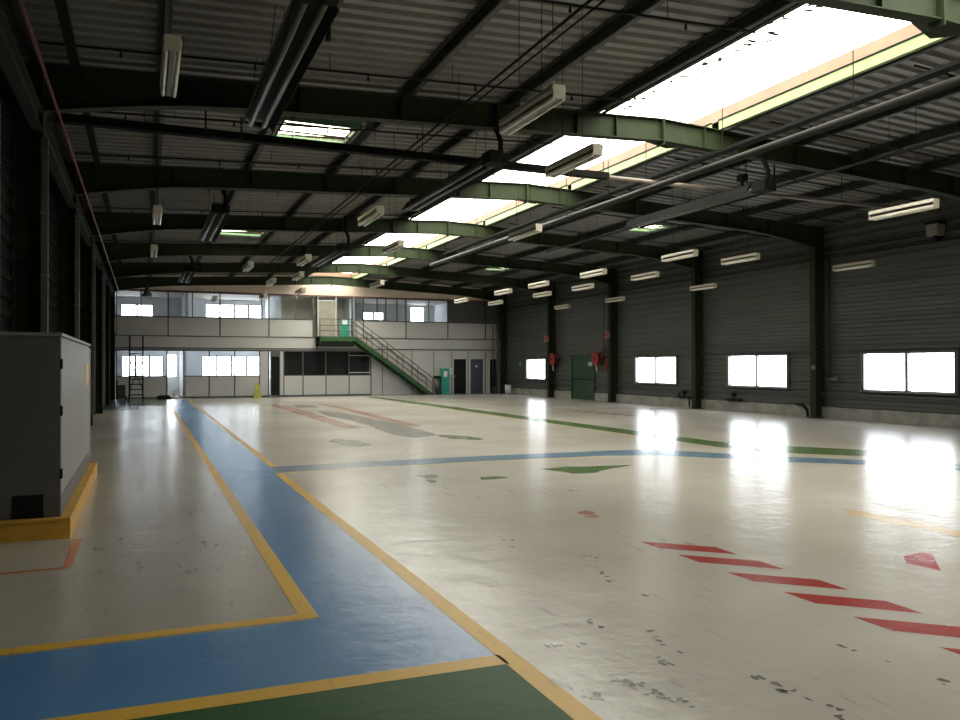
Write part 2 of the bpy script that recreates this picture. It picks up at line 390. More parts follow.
# ------------------------------------------------------------------ side walls
WINS = [(14.72, 17.74), (20.79, 23.8), (26.9, 29.87), (38.45, 40.8)]
DOOR = (33.35, 35.5)
WZ = (.92, 2.06)
def clad(name, x, sgn, m, openings, z0, z1, pit=.26, dep=.035):
    mb = MB(); zs = {z0, z1}; z = z0
    while z < z1:
        for k in (0, .03, .12, .15): zs.add(round(z + k, 4))
        z += pit
    for o in openings: zs |= {o[2], o[3]}
    zs = sorted(q for q in zs if z0 <= q <= z1)
    ys = sorted({YB, 51.0} | {v for o in openings for v in o[:2]})
    def off(q):
        t = (q - z0) % pit
        if t < .03: return dep * t / .03
        if t < .12: return dep
        if t < .15: return dep * (1 - (t - .12) / .03)
        return 0
    for i in range(len(ys) - 1):
        for j in range(len(zs) - 1):
            ym = (ys[i] + ys[i + 1]) / 2; zm = (zs[j] + zs[j + 1]) / 2
            if any(o[0] < ym < o[1] and o[2] < zm < o[3] for o in openings): continue
            a = x - sgn * (.0 + off(zs[j])); b = x - sgn * off(zs[j + 1])
            mb.poly([(a, ys[i], zs[j]), (a, ys[i + 1], zs[j]), (b, ys[i + 1], zs[j + 1]), (b, ys[i], zs[j + 1])])
            if off(zs[j]) == off(zs[j + 1]) == dep or True:
                X2 = x + sgn * .12
                mb.poly([(X2, ys[i], zs[j]), (X2, ys[i + 1], zs[j]), (X2, ys[i + 1], zs[j + 1]), (X2, ys[i], zs[j + 1])])
    return mb.build(name, m)
ops = [(a, b, WZ[0], WZ[1]) for a, b in WINS] + [(DOOR[0], DOOR[1], .36, 2.1)]
wr = struct(clad('wall_right', XR, 1, clad_m, ops, .36, 6.6))
mb = MB(); mb.box(XR - .08, XR + .14, YB, DOOR[0], 0, .36); mb.box(XR - .08, XR + .14, DOOR[1], 51, 0, .36)
struct(mb.build('trim_1', conc_m))                           # concrete plinth
mb = MB()                                                    # rails above and below the window band
for z in (.74, 2.16): mb.box(XR - .10, XR + .0, YB, DOOR[0], z, z + .07); mb.box(XR - .10, XR + .0, DOOR[1], 44.5, z, z + .07)
struct(mb.build('trim_2', clad_m))
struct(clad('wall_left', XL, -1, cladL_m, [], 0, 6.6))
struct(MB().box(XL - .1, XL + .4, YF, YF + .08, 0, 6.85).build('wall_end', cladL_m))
for i, (a, b) in enumerate(WINS):
    w = struct(MB().box(XR - .09, XR + .1, a - .09, a, WZ[0] - .06, WZ[1] + .06).box(XR - .09, XR + .1, b, b + .09, WZ[0] - .06, WZ[1] + .06)
               .box(XR - .09, XR + .1, a, b, WZ[1], WZ[1] + .06).box(XR - .09, XR + .1, a, b, WZ[0] - .06, WZ[0]).build('window_%d' % (i + 1), clad_m))
    mb = MB(); n = 2
    mid = (a + b) / 2
    for y, wd in ((a, .05), (mid - .045, .09), (b - .05, .05)): mb.box(XR - .06, XR + .03, y, y + wd, WZ[0], WZ[1])
    for z in (WZ[0], WZ[1] - .035): mb.box(XR - .03, XR + .03, a, b, z, z + .035)
    mb.build('window_frame', galv_m, w)
    MB().box(XR, XR + .006, a + .04, b - .04, WZ[0] + .035, WZ[1] - .035).build('window_pane', win_gl, w)
    MB().box(XR - .13, XR - .05, a - .05, b + .05, WZ[0] - .04, WZ[0] - .0).build('window_sill', galv_m, w)
    portal('daylight_portal', (XR + .12, mid, sum(WZ) / 2), WZ[1] - WZ[0], b - a, '-x')
# double emergency door, right wall
d = struct(MB().box(XR - .1, XR + .12, DOOR[0] - .06, DOOR[0], 0, 2.16).box(XR - .1, XR + .12, DOOR[1], DOOR[1] + .06, 0, 2.16).box(XR - .1, XR + .12, DOOR[0], DOOR[1], 2.1, 2.16).build('door_1', door_g))
md = (DOOR[0] + DOOR[1]) / 2
for a, b in ((DOOR[0], md - .005), (md + .005, DOOR[1])):
    q = MB().box(XR - .05, XR + .02, a, b, 0, 2.1).build('door_leaf', door_g, d)
    MB().tube([(XR - .12, a + .15, 1.0), (XR - .12, b - .15, 1.0)], .018).box(XR - .12, XR - .04, a + .13, a + .17, .97, 1.03).box(XR - .12, XR - .04, b - .17, b - .13, .97, 1.03).build('push_bar', black_m, q)
def exit_sign(x, y, z, w, h, label):
    t = thing('exit_sign', label, 'sign', (x, y, z))
    MB().box(-.01, .01, -w / 2, w / 2, -h / 2, h / 2).build('sign_plate', sgreen_m, t)
    mb = MB()   # running figure and arrow
    k = h / 2
    mb.box(-.014, -.010, -.1 * w, .02 * w, -.1 * k, .45 * k); mb.box(-.014, -.010, -.08 * w, 0, .52 * k, .78 * k)
    mb.box(-.014, -.010, -.16 * w, -.06 * w, -.7 * k, -.1 * k); mb.box(-.014, -.010, .0, .08 * w, -.55 * k, -.1 * k)
    mb.box(-.014, -.010, .15 * w, .4 * w, -.1 * k, .1 * k); mb.prism([(-.42 * w, -.6 * k), (-.25 * w, -.6 * k), (-.25 * w, .7 * k), (-.42 * w, .7 * k)], 'x', -.014, -.010)
    mb.build('pictogram', paper_m, t)
exit_sign(XR - .07, 33.75, 1.76, .42, .24, 'small green and white sign on the dark green emergency door')
exit_sign(XR - .06, 41.6, 1.76, .3, .22, 'small green and white sign low in the far right corner')
# back wall behind the camera with its loading door openings
mb = MB(); Y0 = YB
mb.box(XL - .2, XR + .2, Y0 - .15, Y0, 0, 6.9)
struct(mb.build('wall_back', clad_m))

# ------------------------------------------------------------------ portal frames
def ibeam_stations(mb, st, y, w=.2, tf=.016, tw=.012):
    for (x0, t0, b0), (x1, t1, b1) in zip(st[:-1], st[1:]):
        for (za0, za1, zb0, zb1, hw) in ((t0 - tf, t0, t1 - tf, t1, w / 2), (b0, b0 + tf, b1, b1 + tf, w / 2), (b0 + tf, t0 - tf, b1 + tf, t1 - tf, tw / 2)):
            mb.hexa([(x0, y - hw, za0), (x1, y - hw, zb0), (x1, y + hw, zb0), (x0, y + hw, za0), (x0, y - hw, za1), (x1, y - hw, zb1), (x1, y + hw, zb1), (x0, y + hw, za1)])
def stiff(mb, x, y, zb, zt, w=.19): mb.box(x - .005, x + .005, y - w / 2, y + w / 2, zb + .016, zt - .016)
FLAB = ['dark green roof frame nearest the camera, by the nearest skylight', 'dark green roof frame between the first and second skylights', 'dark green roof frame between the second and third skylights',
        'dark green roof frame between the third and fourth skylights', 'dark green roof frame between the fourth and fifth skylights', 'dark green roof frame beyond the fifth skylight', 'last dark green roof frame, just before the office wall']
for i, y in enumerate(FR):
    t = thing('roof_frame', FLAB[i], 'steel frame', (0, y, 0), 'steel roof frames')
    for side in (-1, 1):
        xe = XL + .4 if side < 0 else XR - .45
        def lerp(a, b, k): return a + (b - a) * k
        st = []
        for k in (0, .03, .08, .13, .18, .26, .6, 1):
            x = lerp(xe, RX, k); dep = .44 + (.26 * max(0, 1 - k / .24) ** 1.5)
            st.append((x, ztop(x), ztop(x) - dep))
        mb = MB(); ibeam_stations(mb, st, 0)
        for k in (.18, .34, .5, .66, .82, .9): x = lerp(xe, RX, k); stiff(mb, x, 0, ztop(x) - .44, ztop(x))
        mb.build('rafter', steel, t)
        # column
        mb = MB(); xw = XL + .03 if side < 0 else XR - .06
        zt = ztop(xe); xi, xo = (xe, xw)
        lo, hi = min(xi, xo), max(xi, xo)
        mb.box(lo, lo + .018, -.11, .11, .02, zt).box(hi - .018, hi, -.11, .11, .02, zt).box(lo, hi, -.007, .007, .02, zt)
        mb.box(lo - .04, hi + .0, -.16, .16, 0, .02)
        for z in (ztop(xe) - .70, 3.2): mb.box(lo, hi, -.1, .1, z, z + .014)
        mb.build('column', steel, t)
    # ridge plate
    mb = MB().box(RX - .012, RX + .012, -.12, .12, ztop(RX) - .52, ztop(RX) - .0); mb.build('ridge_plate', steel, t)

# ------------------------------------------------------------------ purlins
PX = [-1.5, .25, 2.22, 4.22, 6.2, 7.95, 11.06, 13.05, 15.0, 17.0, 18.9]
rows = ['against the left wall', 'second out from the left wall', 'third out from the left wall', 'fourth out from the left wall', 'second left of the skylights', 'along the left side of the skylights',
        'just right of the skylight trimmers', 'second right of the skylights', 'third right of the skylights', 'second in from the right wall', 'nearest the right wall']
for x, rr in zip(PX, rows):
    z = zroof(x); mb = MB()
    mb.box(x - .012, x + .012, YB + .05, YF - .1, z - .185, z - .004)
    mb.box(x - .09, x, YB + .05, YF - .1, z - .018, z - .004); mb.box(x, x + .09, YB + .05, YF - .1, z - .195, z - .18)
    tag(mb.build('purlin', purl_m), 'dark steel purlin under the ribbed roof, ' + rr, 'purlin', 'roof purlins')

# ------------------------------------------------------------------ skylights
SLAB = ['nearest and largest ridge skylight, bright white, top right', 'second ridge skylight from the camera', 'third ridge skylight from the camera', 'fourth ridge skylight from the camera', 'fifth ridge skylight from the camera, smallest visible', 'last ridge skylight, above the office stairs']
ZC = zroof(SKY[0]) + .20
for i, (y0, y1) in enumerate(BAYS):
    x0, x1 = SKY; seen = i >= 2
    if seen: t = thing('roof_skylight', SLAB[i - 2], 'skylight', (0, 0, 0), 'skylights along the ridge')
    else:
        t = bpy.data.objects.new('window_%d' % (10 + i), None); C.objects.link(t); struct(t)
    zb = zroof(x0) - .015
    mb = MB().box(x0 - .03, x0, y0, y1, zb - .02, ZC).box(x1, x1 + .03, y0, y1, zb - .02, ZC)
    if i == 0: mb.box(x0, x1, y0 - .03, y0, zb, ZC)
    if i == len(BAYS) - 1: mb.box(x0, x1, y1, y1 + .03, zb, ZC)
    mb.build('upstand', curb_m, t)
    mb = MB(); zr = ZC + .18; xm = (x0 + x1) / 2   # low ridge glazing
    n = 1
    mb.poly([(x0, y0, ZC), (x0, y1, ZC), (xm, y1, zr), (xm, y0, zr)]); mb.poly([(xm, y0, zr), (xm, y1, zr), (x1, y1, ZC), (x1, y0, ZC)])
    if i == len(BAYS) - 1: mb.poly([(x0, y1, ZC), (xm, y1, zr), (x1, y1, ZC)])
    mb.build('glazing', sky_gl, t)
    # trimmer beams carrying the opening; the right one has daylight in its colour
    for x, m, sg in ((x0, steel, -1), (x1, trim_m, 1)):
        zt = zroof(x) - .03; q = MB(); a, b = sorted((x, x + sg * .014)); e, g = sorted((x, x + sg * .09))
        q.box(a, b, y0 + .11, y1 - .11, zt - .17, zt).box(e, g, y0 + .11, y1 - .11, zt - .184, zt - .17)
        q.build('trimmer', m, t)
        e, g = sorted((x - sg * .03, x + sg * .02)); MB().box(e, g, y0 + .11, y1 - .11, zt, zt + .015).build('shade_line_strip', black_m, t)  # black strip imitates the shaded line between upstand and trimmer
    zt = 6.19
    MB().prism([(x1 - 1.75, y0 + .12), (x1 - .5, y0 + .12), (x1 - .9, y0 + .44)], 'z', zt - .01, zt).build('gusset', steel, t)
    portal('daylight_portal', (xm, (y0 + y1) / 2, ZC - .02), x1 - x0 - .02, y1 - y0 - .02, 'down')

# roof smoke vents
VLAB = ['square roof vent with white pane, nearest left', 'second square roof vent in the left slope', 'small roof vent at the right edge of the photo', 'square roof vent in the right slope, beside a heater end', 'farthest tiny roof vent in the right slope']
for i, (x0, x1, y0, y1) in enumerate(VENTS):
    t = thing('roof_vent', VLAB[i], 'roof vent', (0, 0, 0), 'smoke vents in the roof slopes')
    z0 = min(zroof(x0), zroof(x1)) - .05; z1 = max(zroof(x0), zroof(x1)) + .015
    MB().box(x0 - .03, x0, y0, y1, z0, z1).box(x1, x1 + .03, y0, y1, z0, z1).box(x0, x1, y0 - .03, y0, z0, z1).box(x0, x1, y1, y1 + .03, z0, z1).build('upstand', roofv_m, t)
    MB().box(x0, x1, y0, y1, z1, z1 + .01).build('pane', sky_gl, t)
    mb = MB()
    for yy in (y0 + .16, y0 + (y1 - y0) * .5, y1 - .06): mb.box(x0, x1, yy, yy + .03, z0, z0 + .03)
    for xx in (x0 + .0, x1 - .06): mb.box(xx, xx + .06, y0, y1, z0, z0 + .05)
    mb.build('vent_frame', black_m, t)
    portal('daylight_portal', ((x0 + x1) / 2, (y0 + y1) / 2, z1 - .02), x1 - x0, y1 - y0, 'down')

# ------------------------------------------------------------------ pipes across and along the hall
def ztie(x): return ztop(x) - .1
zc = 5.72
mb = MB().box(XL + .4, 9.2, 14.62, 14.80, zc - .015, zc + .0).box(XL + .4, 9.2, 14.62, 14.635, zc, zc + .12).box(XL + .4, 9.2, 14.785, 14.80, zc, zc + .12)
tr = tag(mb.build('cross_tray', steel_dk), 'dark steel tray crossing the hall left of the second skylight', 'cable tray')
mb = MB()
for x in (0, 2.5, 5, 7.4, 9.1): mb.tube([(x, 14.71, zc + .06), (x, 14.71, zroof(x) - .01)], .008, 6)
split(mb, 'hanger', steel_dk, tr)
pp = tag(MB().tube([(9.2, 14.72, zc + .03), (19.5, 14.72, zc + .03)], .05, 10).build('cross_pipe', mat('brown_grey_pipe', (.17, .14, .11), .5), smooth=True), 'brown-grey pipe crossing the hall right of the second skylight', 'pipe')
mb = MB()
for x in (10.2, 13, 16, 19): mb.tube([(x, 14.72, zc + .08), (x, 14.72, zroof(x) - .01)], .008, 6)
split(mb, 'hanger', steel_dk, pp)
# sprinkler lines
SP = [8.75, 11.9, 14.9, 17.9, 20.9, 23.9, 27, 30.1, 33]
for i, y in enumerate(SP):
    y += .12
    t = thing('sprinkler_pipe', 'thin dark sprinkler line across the roof, %s from the camera' % ORD[i], 'pipe', (0, y, 0), 'sprinkler lines under the roof')
    mb = MB()
    zz = lambda x: zroof(x) - .30
    mb.tube([(-1.3, 0, zz(-1.3)), (8.0, 0, zz(8))], .019, 6); mb.tube([(11.2, 0, zz(11.2)), (19.6, 0, zz(19.6))], .019, 6)
    mb.build('pipe', black_m, t)
    mb = MB()
    for x in [-.3, 1.5, 3.2, 5, 6.8, 12, 13.9, 15.8, 17.7]:
        mb.tube([(x, 0, zz(x) - .01), (x, 0, zz(x) - .10)], [.012, .022], 6)
    split(mb, 'sprinkler_head', black_m, t)
    mb = MB()
    for x in [.5, 2.6, 4.6, 6.5, 12.6, 14.8, 17]: mb.tube([(x, 0, zz(x)), (x, 0, zroof(x) - .02)], .006, 5)
    split(mb, 'hanger', black_m, t)
# long pipe right of the skylights, thinner one beside it
t = thing('long_pipe', 'long grey pipe running down the hall right of the skylights', 'pipe')
MB().tube([(10.03, 5.5, 5.5), (10.03, 28.5, 5.5)], .065, 12).build('pipe', pipe_m, t, smooth=True)
mb = MB()
for y in (9, 12, 16, 18, 21, 24, 27): mb.tube([(10.03, y, 5.5), (10.03, y, 6.2 if False else zroof(10.03) + (.25 if y % 6 else 0))], .008, 6)
split(mb, 'hanger', steel_dk, t)
t = thing('cable_tray', 'dark cable tray just beyond the long grey pipe', 'cable tray')
MB().box(10.35, 10.55, 5.5, 28, 5.86, 5.87).box(10.35, 10.36, 5.5, 28, 5.87, 5.92).box(10.54, 10.55, 5.5, 28, 5.87, 5.92).build('tray', steel_dk, t)
split(MB().tube([(10.41, 5.5, 5.89), (10.41, 28, 5.89)], .014, 6).tube([(10.48, 5.5, 5.89), (10.48, 28, 5.89)], .018, 6), 'cable', black_m, t)
# vertical valve drop near the burner
t = thing('long_pipe', 'dark pipe run low under the right slope toward the windows', 'pipe')
MB().tube([(12.6, 8.5, 5.55), (12.6, 24, 5.55)], .035, 8).build('pipe', black_m, t, smooth=True)
MB().tube([(12.6, 13.4, 5.55), (12.6, 13.4, 6.5)], .02, 6).tube([(12.6, 14.4, 5.5), (12.6, 14.4, 5.95)], .04, 8).box(12.52, 12.68, 14.3, 14.5, 5.9, 6.05).build('valve', steel_dk, t)
t = thing('conduit_run', 'pair of dark conduits under the left slope beside the heaters', 'conduit')
split(MB().tube([(4.75, 7, 5.92), (4.75, 34, 5.92)], .02, 6).tube([(4.9, 7, 5.92), (4.9, 34, 5.92)], .014, 6), 'conduit', steel_dk, t)
mb = MB()
for y in (9, 12.3, 16, 18.6, 22, 28): mb.tube([(4.82, y, 5.92), (4.82, y, zroof(4.82) - .02)], .006, 5)
split(mb, 'hanger', steel_dk, t)
# left side: red pipe, eaves girder, rails
t = thing('red_pipe', 'thin red pipe running the length of the left wall', 'pipe')
MB().tube([(-1.15, 3.5, 5.38), (-1.15, 43.9, 5.38)], .02, 8).build('pipe', redp_m, t, smooth=True)
mb = MB()
for y in FR[:-1]: mb.bar((-1.15, y, 5.38), (-1.36, y, 5.5), .02, .02)
split(mb, 'bracket', steel_dk, t)
tag(MB().box(-1.5, -1.35, 3.5, 43.4, 5.1, 5.12).box(-1.43, -1.42, 3.5, 43.4, 5.12, 5.38).box(-1.5, -1.35, 3.5, 43.4, 5.38, 5.4).build('eaves_beam', mat('eaves_beam_steel', (.03, .033, .028), .7, spec=.15)), 'dark horizontal beam tying the left columns at the eaves', 'beam')
tag(MB().box(-.98, -.86, 3.5, 43.3, 6.0, 6.03).box(-.98, -.965, 3.5, 43.3, 6.03, 6.08).box(-.875, -.86, 3.5, 43.3, 6.03, 6.08).build('cable_tray', steel_dk), 'narrow dark cable tray high along the left eaves', 'cable tray')
# light coloured service ducts up the left columns
for i, y in enumerate(FR[1:5]):
    t = thing('column_conduit', 'pale vertical conduit on the left column, %s from the camera' % ORD[i], 'conduit', (-1.31, y - .16, 0), 'conduits on the left columns')
    MB().box(-.06, .03, -.05, .03, .3, 5.0).build('duct', mat('grey_duct', (.11, .115, .105), .5) if i == 0 else bpy.data.materials['grey_duct'], t)
    mb = MB()
    for z in [1.2 + .9 * k for k in range(5)]: mb.box(-.07, .04, -.055, .03, z, z + .02)
    split(mb, 'clip', galv_m, t)
tag(MB().box(-1.44, -1.36, 9.3, 9.42, 2.036, 4.4).build('wall_duct', bpy.data.materials['grey_duct']), 'pale vertical duct above the grey cabinet at the left edge', 'duct')

# ------------------------------------------------------------------ fluorescent fittings
def make_light(L):
    t = thing('fluorescent_light', 'x', 'ceiling light', (0, 0, 0))
    MB().prism([(-.12, .06), (.12, .06), (.10, .12), (-.10, .12)], 'y', -L / 2, L / 2).build('housing', white_m, t)
    MB().box(-.03, .03, -L / 2, L / 2, -.03, .06).build('gear_tray', alu_m, t)
    for x in (-.08, .08):
        MB().tube([(x, -L / 2 + .01, -.018), (x, L / 2 - .01, -.018)], .03, 8).build('tube', tube_m, t, smooth=True)
    split(MB().box(-.1, .1, -L / 2 - .01, -L / 2, -.03, .11).box(-.1, .1, L / 2, L / 2 + .01, -.03, .11), 'end_cap', white_m, t)
    return t
LP = {1.7: make_light(1.92)}
used = False
ZL = 4.5
LROWS = [
 ('leftmost row', .24, [8.1, 16.75, 22.1]),
 ('row left of the skylights', 3.97, [7.95, 14.75, 21.6, 27.6]),
 ('row nearly under the left skylight edge', 5.5, [9.7, 18.4, 30.7]),
 ('pair beside the tube heaters', 4.5, [25.5, 33.5]),
 ('pair near the left wall', 2.75, [23.6, 35.5]),
 ('row under the skylights', 7.5, [15.3, 27.0]),
 ('row right of the skylights', 12.8, [10.4, 17.0, 21.3, 25.0, 28.0, 32.4]),
 ('row second from the right wall', 14.7, [16.9, 21.3, 25.2, 28.4, 33.0]),
 ('row closest to the right wall', 18.75, [16.85, 23.5, 29.4, 34.1]),
]
near = ['nearest', 'second nearest', 'third nearest', 'fourth nearest', 'fifth nearest', 'sixth nearest', 'farthest']
p0 = LP[1.7]
for nm, x, ys in LROWS:
    for k, y in enumerate(ys):
        lb = 'white hanging twin-tube light, %s in the %s' % (near[k], nm)
        if not used: o = p0; o.location = (x, y, ZL); o['label'] = lb; o['group'] = 'hanging fluorescent lights'; used = True
        else: o = dup(p0, (x, y, ZL), lb, 'hanging fluorescent lights')
        mb = MB()
        zl = ZL
        if x < 1: o.scale = (.72, .70, 1); o.location = (x, y + (.45 if k == 0 else .3), 4.65); zl = 4.65
        for dy in (-.4, .4): mb.tube([(0, dy, .12), (0, dy, zroof(x) - (.2 if x < 1 else -.03) - zl)], .006, 5)
        split(mb, 'hanger', pipe_m, o)

# ------------------------------------------------------------------ gas radiant tube heaters
def make_heater(L=4.6):
    t = thing('radiant_heater', 'x', 'heater')
    MB().prism([(-.25, -.02), (-.24, -.03), (-.13, .15), (.13, .15), (.24, -.03), (.25, -.02), (.14, .17), (-.14, .17)], 'y', 0, L).build('reflector', black_m, t)
    mb = MB()
    mb.tube([(-.1, -.1, .03), (-.1, L - .1, .03)], .045, 10); mb.tube([(.1, -.1, .03), (.1, L - .1, .03)], .045, 10)
    mb.tube([(-.1, L - .1, .03), (-.06, L - .02, .03), (.06, L - .02, .03), (.1, L - .1, .03)], .045, 10)
    mb.build('tube', heat_m, t, smooth=True)
    MB().box(-.2, .02, -.5, -.1, -.06, .16).box(.05, .2, -.4, -.1, -.04, .14).build('burner_box', steel_dk, t, bevel=.01)
    MB().tube([(.12, -.25, .14), (.12, -.25, .4), (.02, -.25, .62), (.02, -.25, 1.05)], .05, 10).build('flue', steel_dk, t, smooth=True)
    mb = MB()
    for y in (.4, L / 2, L - .4): mb.tube([(-.13, y, .16), (-.05, y, .95)], .005, 5).tube([(.13, y, .16), (.05, y, .95)], .005, 5)
    split(mb, 'hanger', steel_dk, t)
    return t
h0 = make_heater(); h0['group'] = 'gas tube heaters under the roof'
HT = [(1.6, 8.1, 'large dark tube heater, nearest, at the top left'), (1.68, 20.2, 'dark tube heater beyond the cross tray, upper left'), (1.6, 33.0, 'farthest tube heater of the left line, near the offices'),
      (5.85, 13.4, 'dark tube heater left of the third skylight'), (5.85, 25.1, 'dark tube heater left of the fifth skylight'), (11.98, 13.3, 'dark tube heater on the right slope, crossing a roof vent')]
for i, (x, y, lb) in enumerate(HT):
    if i == 0: h0.location = (x, y, 5.38); h0['label'] = lb
    else: dup(h0, (x, y, 5.38), lb)

# ------------------------------------------------------------------ big grey cabinet and yellow kerb, left foreground
CX0, CX1, CY0, CY1 = -1.66, -.77, 9.0, 13.6
t = thing('electrical_cabinet', 'large grey electrical cabinet inside a yellow kerb at the left', 'cabinet', (0, 0, 0))
MB().box(CX0, CX1 - .012, CY0 + .012, CY1 - .001, .06, 2.0).build('body', cabs_m, t, bevel=.008)
fr = MB().box(CX0, CX1 - .0, CY0, CY0 + .02, .1, 2.0).build('front_panel', cabd_m, t, bevel=.005); lab(fr, 'front panel, its grey darkened for shade')
MB().box(-1.18, -.92, CY0 - .02, CY0 - .0, .19, .42).build('vent_grille', black_m, fr)
MB().box(CX0 - .02, CX1 + .015, CY0 - .02, CY1 + .02, 2.0, 2.035).build('top_cover', cabs_m, t, bevel=.006)
lab(MB().box(CX1 - .012, CX1 + .004, CY0 + .03, CY1 - .12, .40, 1.97).build('side_panel', cabs_m, t, bevel=.004), 'side panel, its grey lightened for light falling on it')
MB().box(CX1 - .012, CX1 + .012, CY1 - .1, CY1, .3, 1.97).build('lit_edge_strip', panel_m, t)  # paler strip stands in for light caught on the far edge
MB().box(CX1 - .012, CX1 + .002, CY0 + .03, CY1 - .1, .06, .39).build('plinth_panel', cabd_m, t)
MB().box(CX1 + .004, CX1 + .01, CY1 - 1.1, CY1 - .45, 1.42, 1.72).build('warning_sticker', yel_m, t)
for z in (.62, 1.25, 1.72): MB().tube([(CX1 + .006, CY0 + .005, z - .05), (CX1 + .006, CY0 + .005, z + .05)], .014, 8).build('hinge', black_m, t)
MB().box(CX0, CX1 - .03, CY0 + .05, CY1 - .03, 0, .06).build('base', black_m, t)
k = thing('yellow_kerb', 'yellow painted steel kerb around the grey cabinet', 'kerb')
MB().box(-1.72, -.67, 8.83, 8.93, .175, .2).box(-1.72, -.67, 8.85, 8.93, .02, .175).box(-1.72, -.67, 8.83, 8.93, 0, .02).build('front_rail', yel_m, k)
MB().box(-.765, -.67, 8.93, 13.75, 0, .2).build('side_rail', yel_m, k)

# ------------------------------------------------------------------ office block at the far end
ZT, ZU0, ZU1, ZL0, ZL1 = 6.75, 4.25, 5.6, 1.15, 2.48
XO0 = -1.35
off = struct(MB().box(XO0, XR, YF, YF + .08, ZU1, 6.85).build('wall_far', fascia_m))
q = MB().box(XO0, XR, YF, YF + .08, 2.55, 3.27); q.build('floor_band', panel_m, off)
MB().box(XO0, XR, YF - .03, YF, 3.24, 3.29).build('ledge', alu_m, off); MB().box(XO0, XR, YF - .04, YF, 2.60, 2.66).build('ledge', alu_m, off)
MB().box(XO0, XR, YF - .03, YF, 5.58, 5.65).build('reddish_trim', mat('red_brown_trim', (.16, .07, .05), .5), off)
# spandrels
SPX = [-1.3, 1.16, 3.75, 6.3, 8.7]
for a, b in zip(SPX[:-1], SPX[1:]): MB().box(a + .02, b - .02, YF, YF + .06, 3.3, ZU0).build('spandrel_panel', panel_m, off)
SPX2 = [11.6, 14.13, 16.75, 19.2, 20.1]
for a, b in zip(SPX2[:-1], SPX2[1:]): MB().box(a + .02, b - .02, YF, YF + .06, 3.3, ZU0).build('spandrel_panel', panel_m, off)
MB().box(11.05, 11.6, YF, YF + .06, 3.3, ZU0).build('spandrel_panel', panel_m, off)
mb = MB()
for x in [-1.3, 1.16, 3.75, 6.3, 8.72, 11.02, 11.58, 14.13, 16.75, 19.2, 20.1]: mb.box(x - .03, x + .03, YF - .02, YF + .08, 3.3, ZU1)
for x in [-.14, 2.35, 5.9, 7.7, 10.05, 12.4, 12.92, 13.6, 15.55]: mb.box(x - .025, x + .025, YF - .01, YF + .07, ZU0, ZU1)
mb.box(XO0, 8.72, YF - .02, YF + .07, ZU0 - .02, ZU0 + .04).box(11.02, XR, YF - .02, YF + .07, ZU0 - .02, ZU0 + .04).box(XO0, XR, YF - .02, YF + .07, ZU1 - .05, ZU1)
split(mb, 'mullion', alu_m, off)
mb = MB().box(8.95, 9.0, YF - .03, YF + .07, 3.3, ZU1).box(9.98, 10.03, YF - .03, YF + .07, 3.3, ZU1).box(9.0, 9.98, YF - .03, YF + .05, 5.32, 5.38).box(11.0, 11.05, YF - .03, YF + .05, 3.3, ZU1)
split(mb, 'door_frame', alul_m, off)
MB().box(9.0, 9.98, YF + .02, YF + .06, 3.3, 5.32).build('upper_door', mat('beige_door', (.30, .28, .22), .5), off)
mb = MB()
for a, b in ((-1.3, 8.7), (11.02, 16.75)): mb.box(a, b, YF + .03, YF + .036, ZU0, ZU1)
split(mb, 'upper_glass', off_gl, off)
MB().box(10.05, 11.0, YF + .03, YF + .036, 3.3, ZU1).build('landing_glazing', off_gl, off)
lab(MB().box(10.28, 10.72, YF - .02, YF + .02, 3.32, 4.35).build('green_panel', teal_m, off), 'bright green panel beside the upper door')
MB().box(10.36, 10.64, YF - .026, YF - .02, 4.05, 4.28).build('white_notice', paper_m, off)
# lower storey
LPX = [-1.3, 1.1]
mb = MB()
for a, b in ((-1.3, 1.1), (2.0, 3.2), (3.2, 5.8), (7.1, 8.15), (8.15, 9.43), (9.43, 10.75), (10.75, 12.03)):
    MB().box(a + .02, b - .02, YF, YF + .06, .08, ZL0).build('lower_panel', panel_m, off)
for x in [-1.3, 1.1, 1.93, 3.2, 4.5, 5.8, 6.28, 7.1, 8.15, 9.43, 10.75, 12.03]: mb.box(x - .03, x + .03, YF - .02, YF + .08, 0, 2.56)
for a, b in ((-1.3, 1.1), (2.0, 5.8), (7.1, 12.03)): mb.box(a, b, YF - .01, YF + .07, ZL0 - .02, ZL0 + .03)
mb.box(XO0, 12.03, YF - .02, YF + .07, ZL1, 2.56).box(XO0, 12.03, YF - .01, YF + .07, 0, .08)
split(mb, 'mullion', alu_m, off)
mb = MB()
for a, b in ((-1.3, 1.1), (2.0, 5.8), (7.1, 12.03)): mb.box(a, b, YF + .03, YF + .036, ZL0, ZL1)
split(mb, 'lower_glass', off_gl, off)
split(MB().box(5.83, 6.25, YF - .01, YF + .06, 0, 2.5).box(6.9, 7.07, YF - .01, YF + .06, 0, 2.5), 'pale_pier', panel_m, off)
split(MB().box(10.76, 12.0, YF - .04, YF - .02, 1.28, 1.32).box(10.76, 12.0, YF - .04, YF - .02, 2.25, 2.29), 'glazing_rail', alul_m, off)
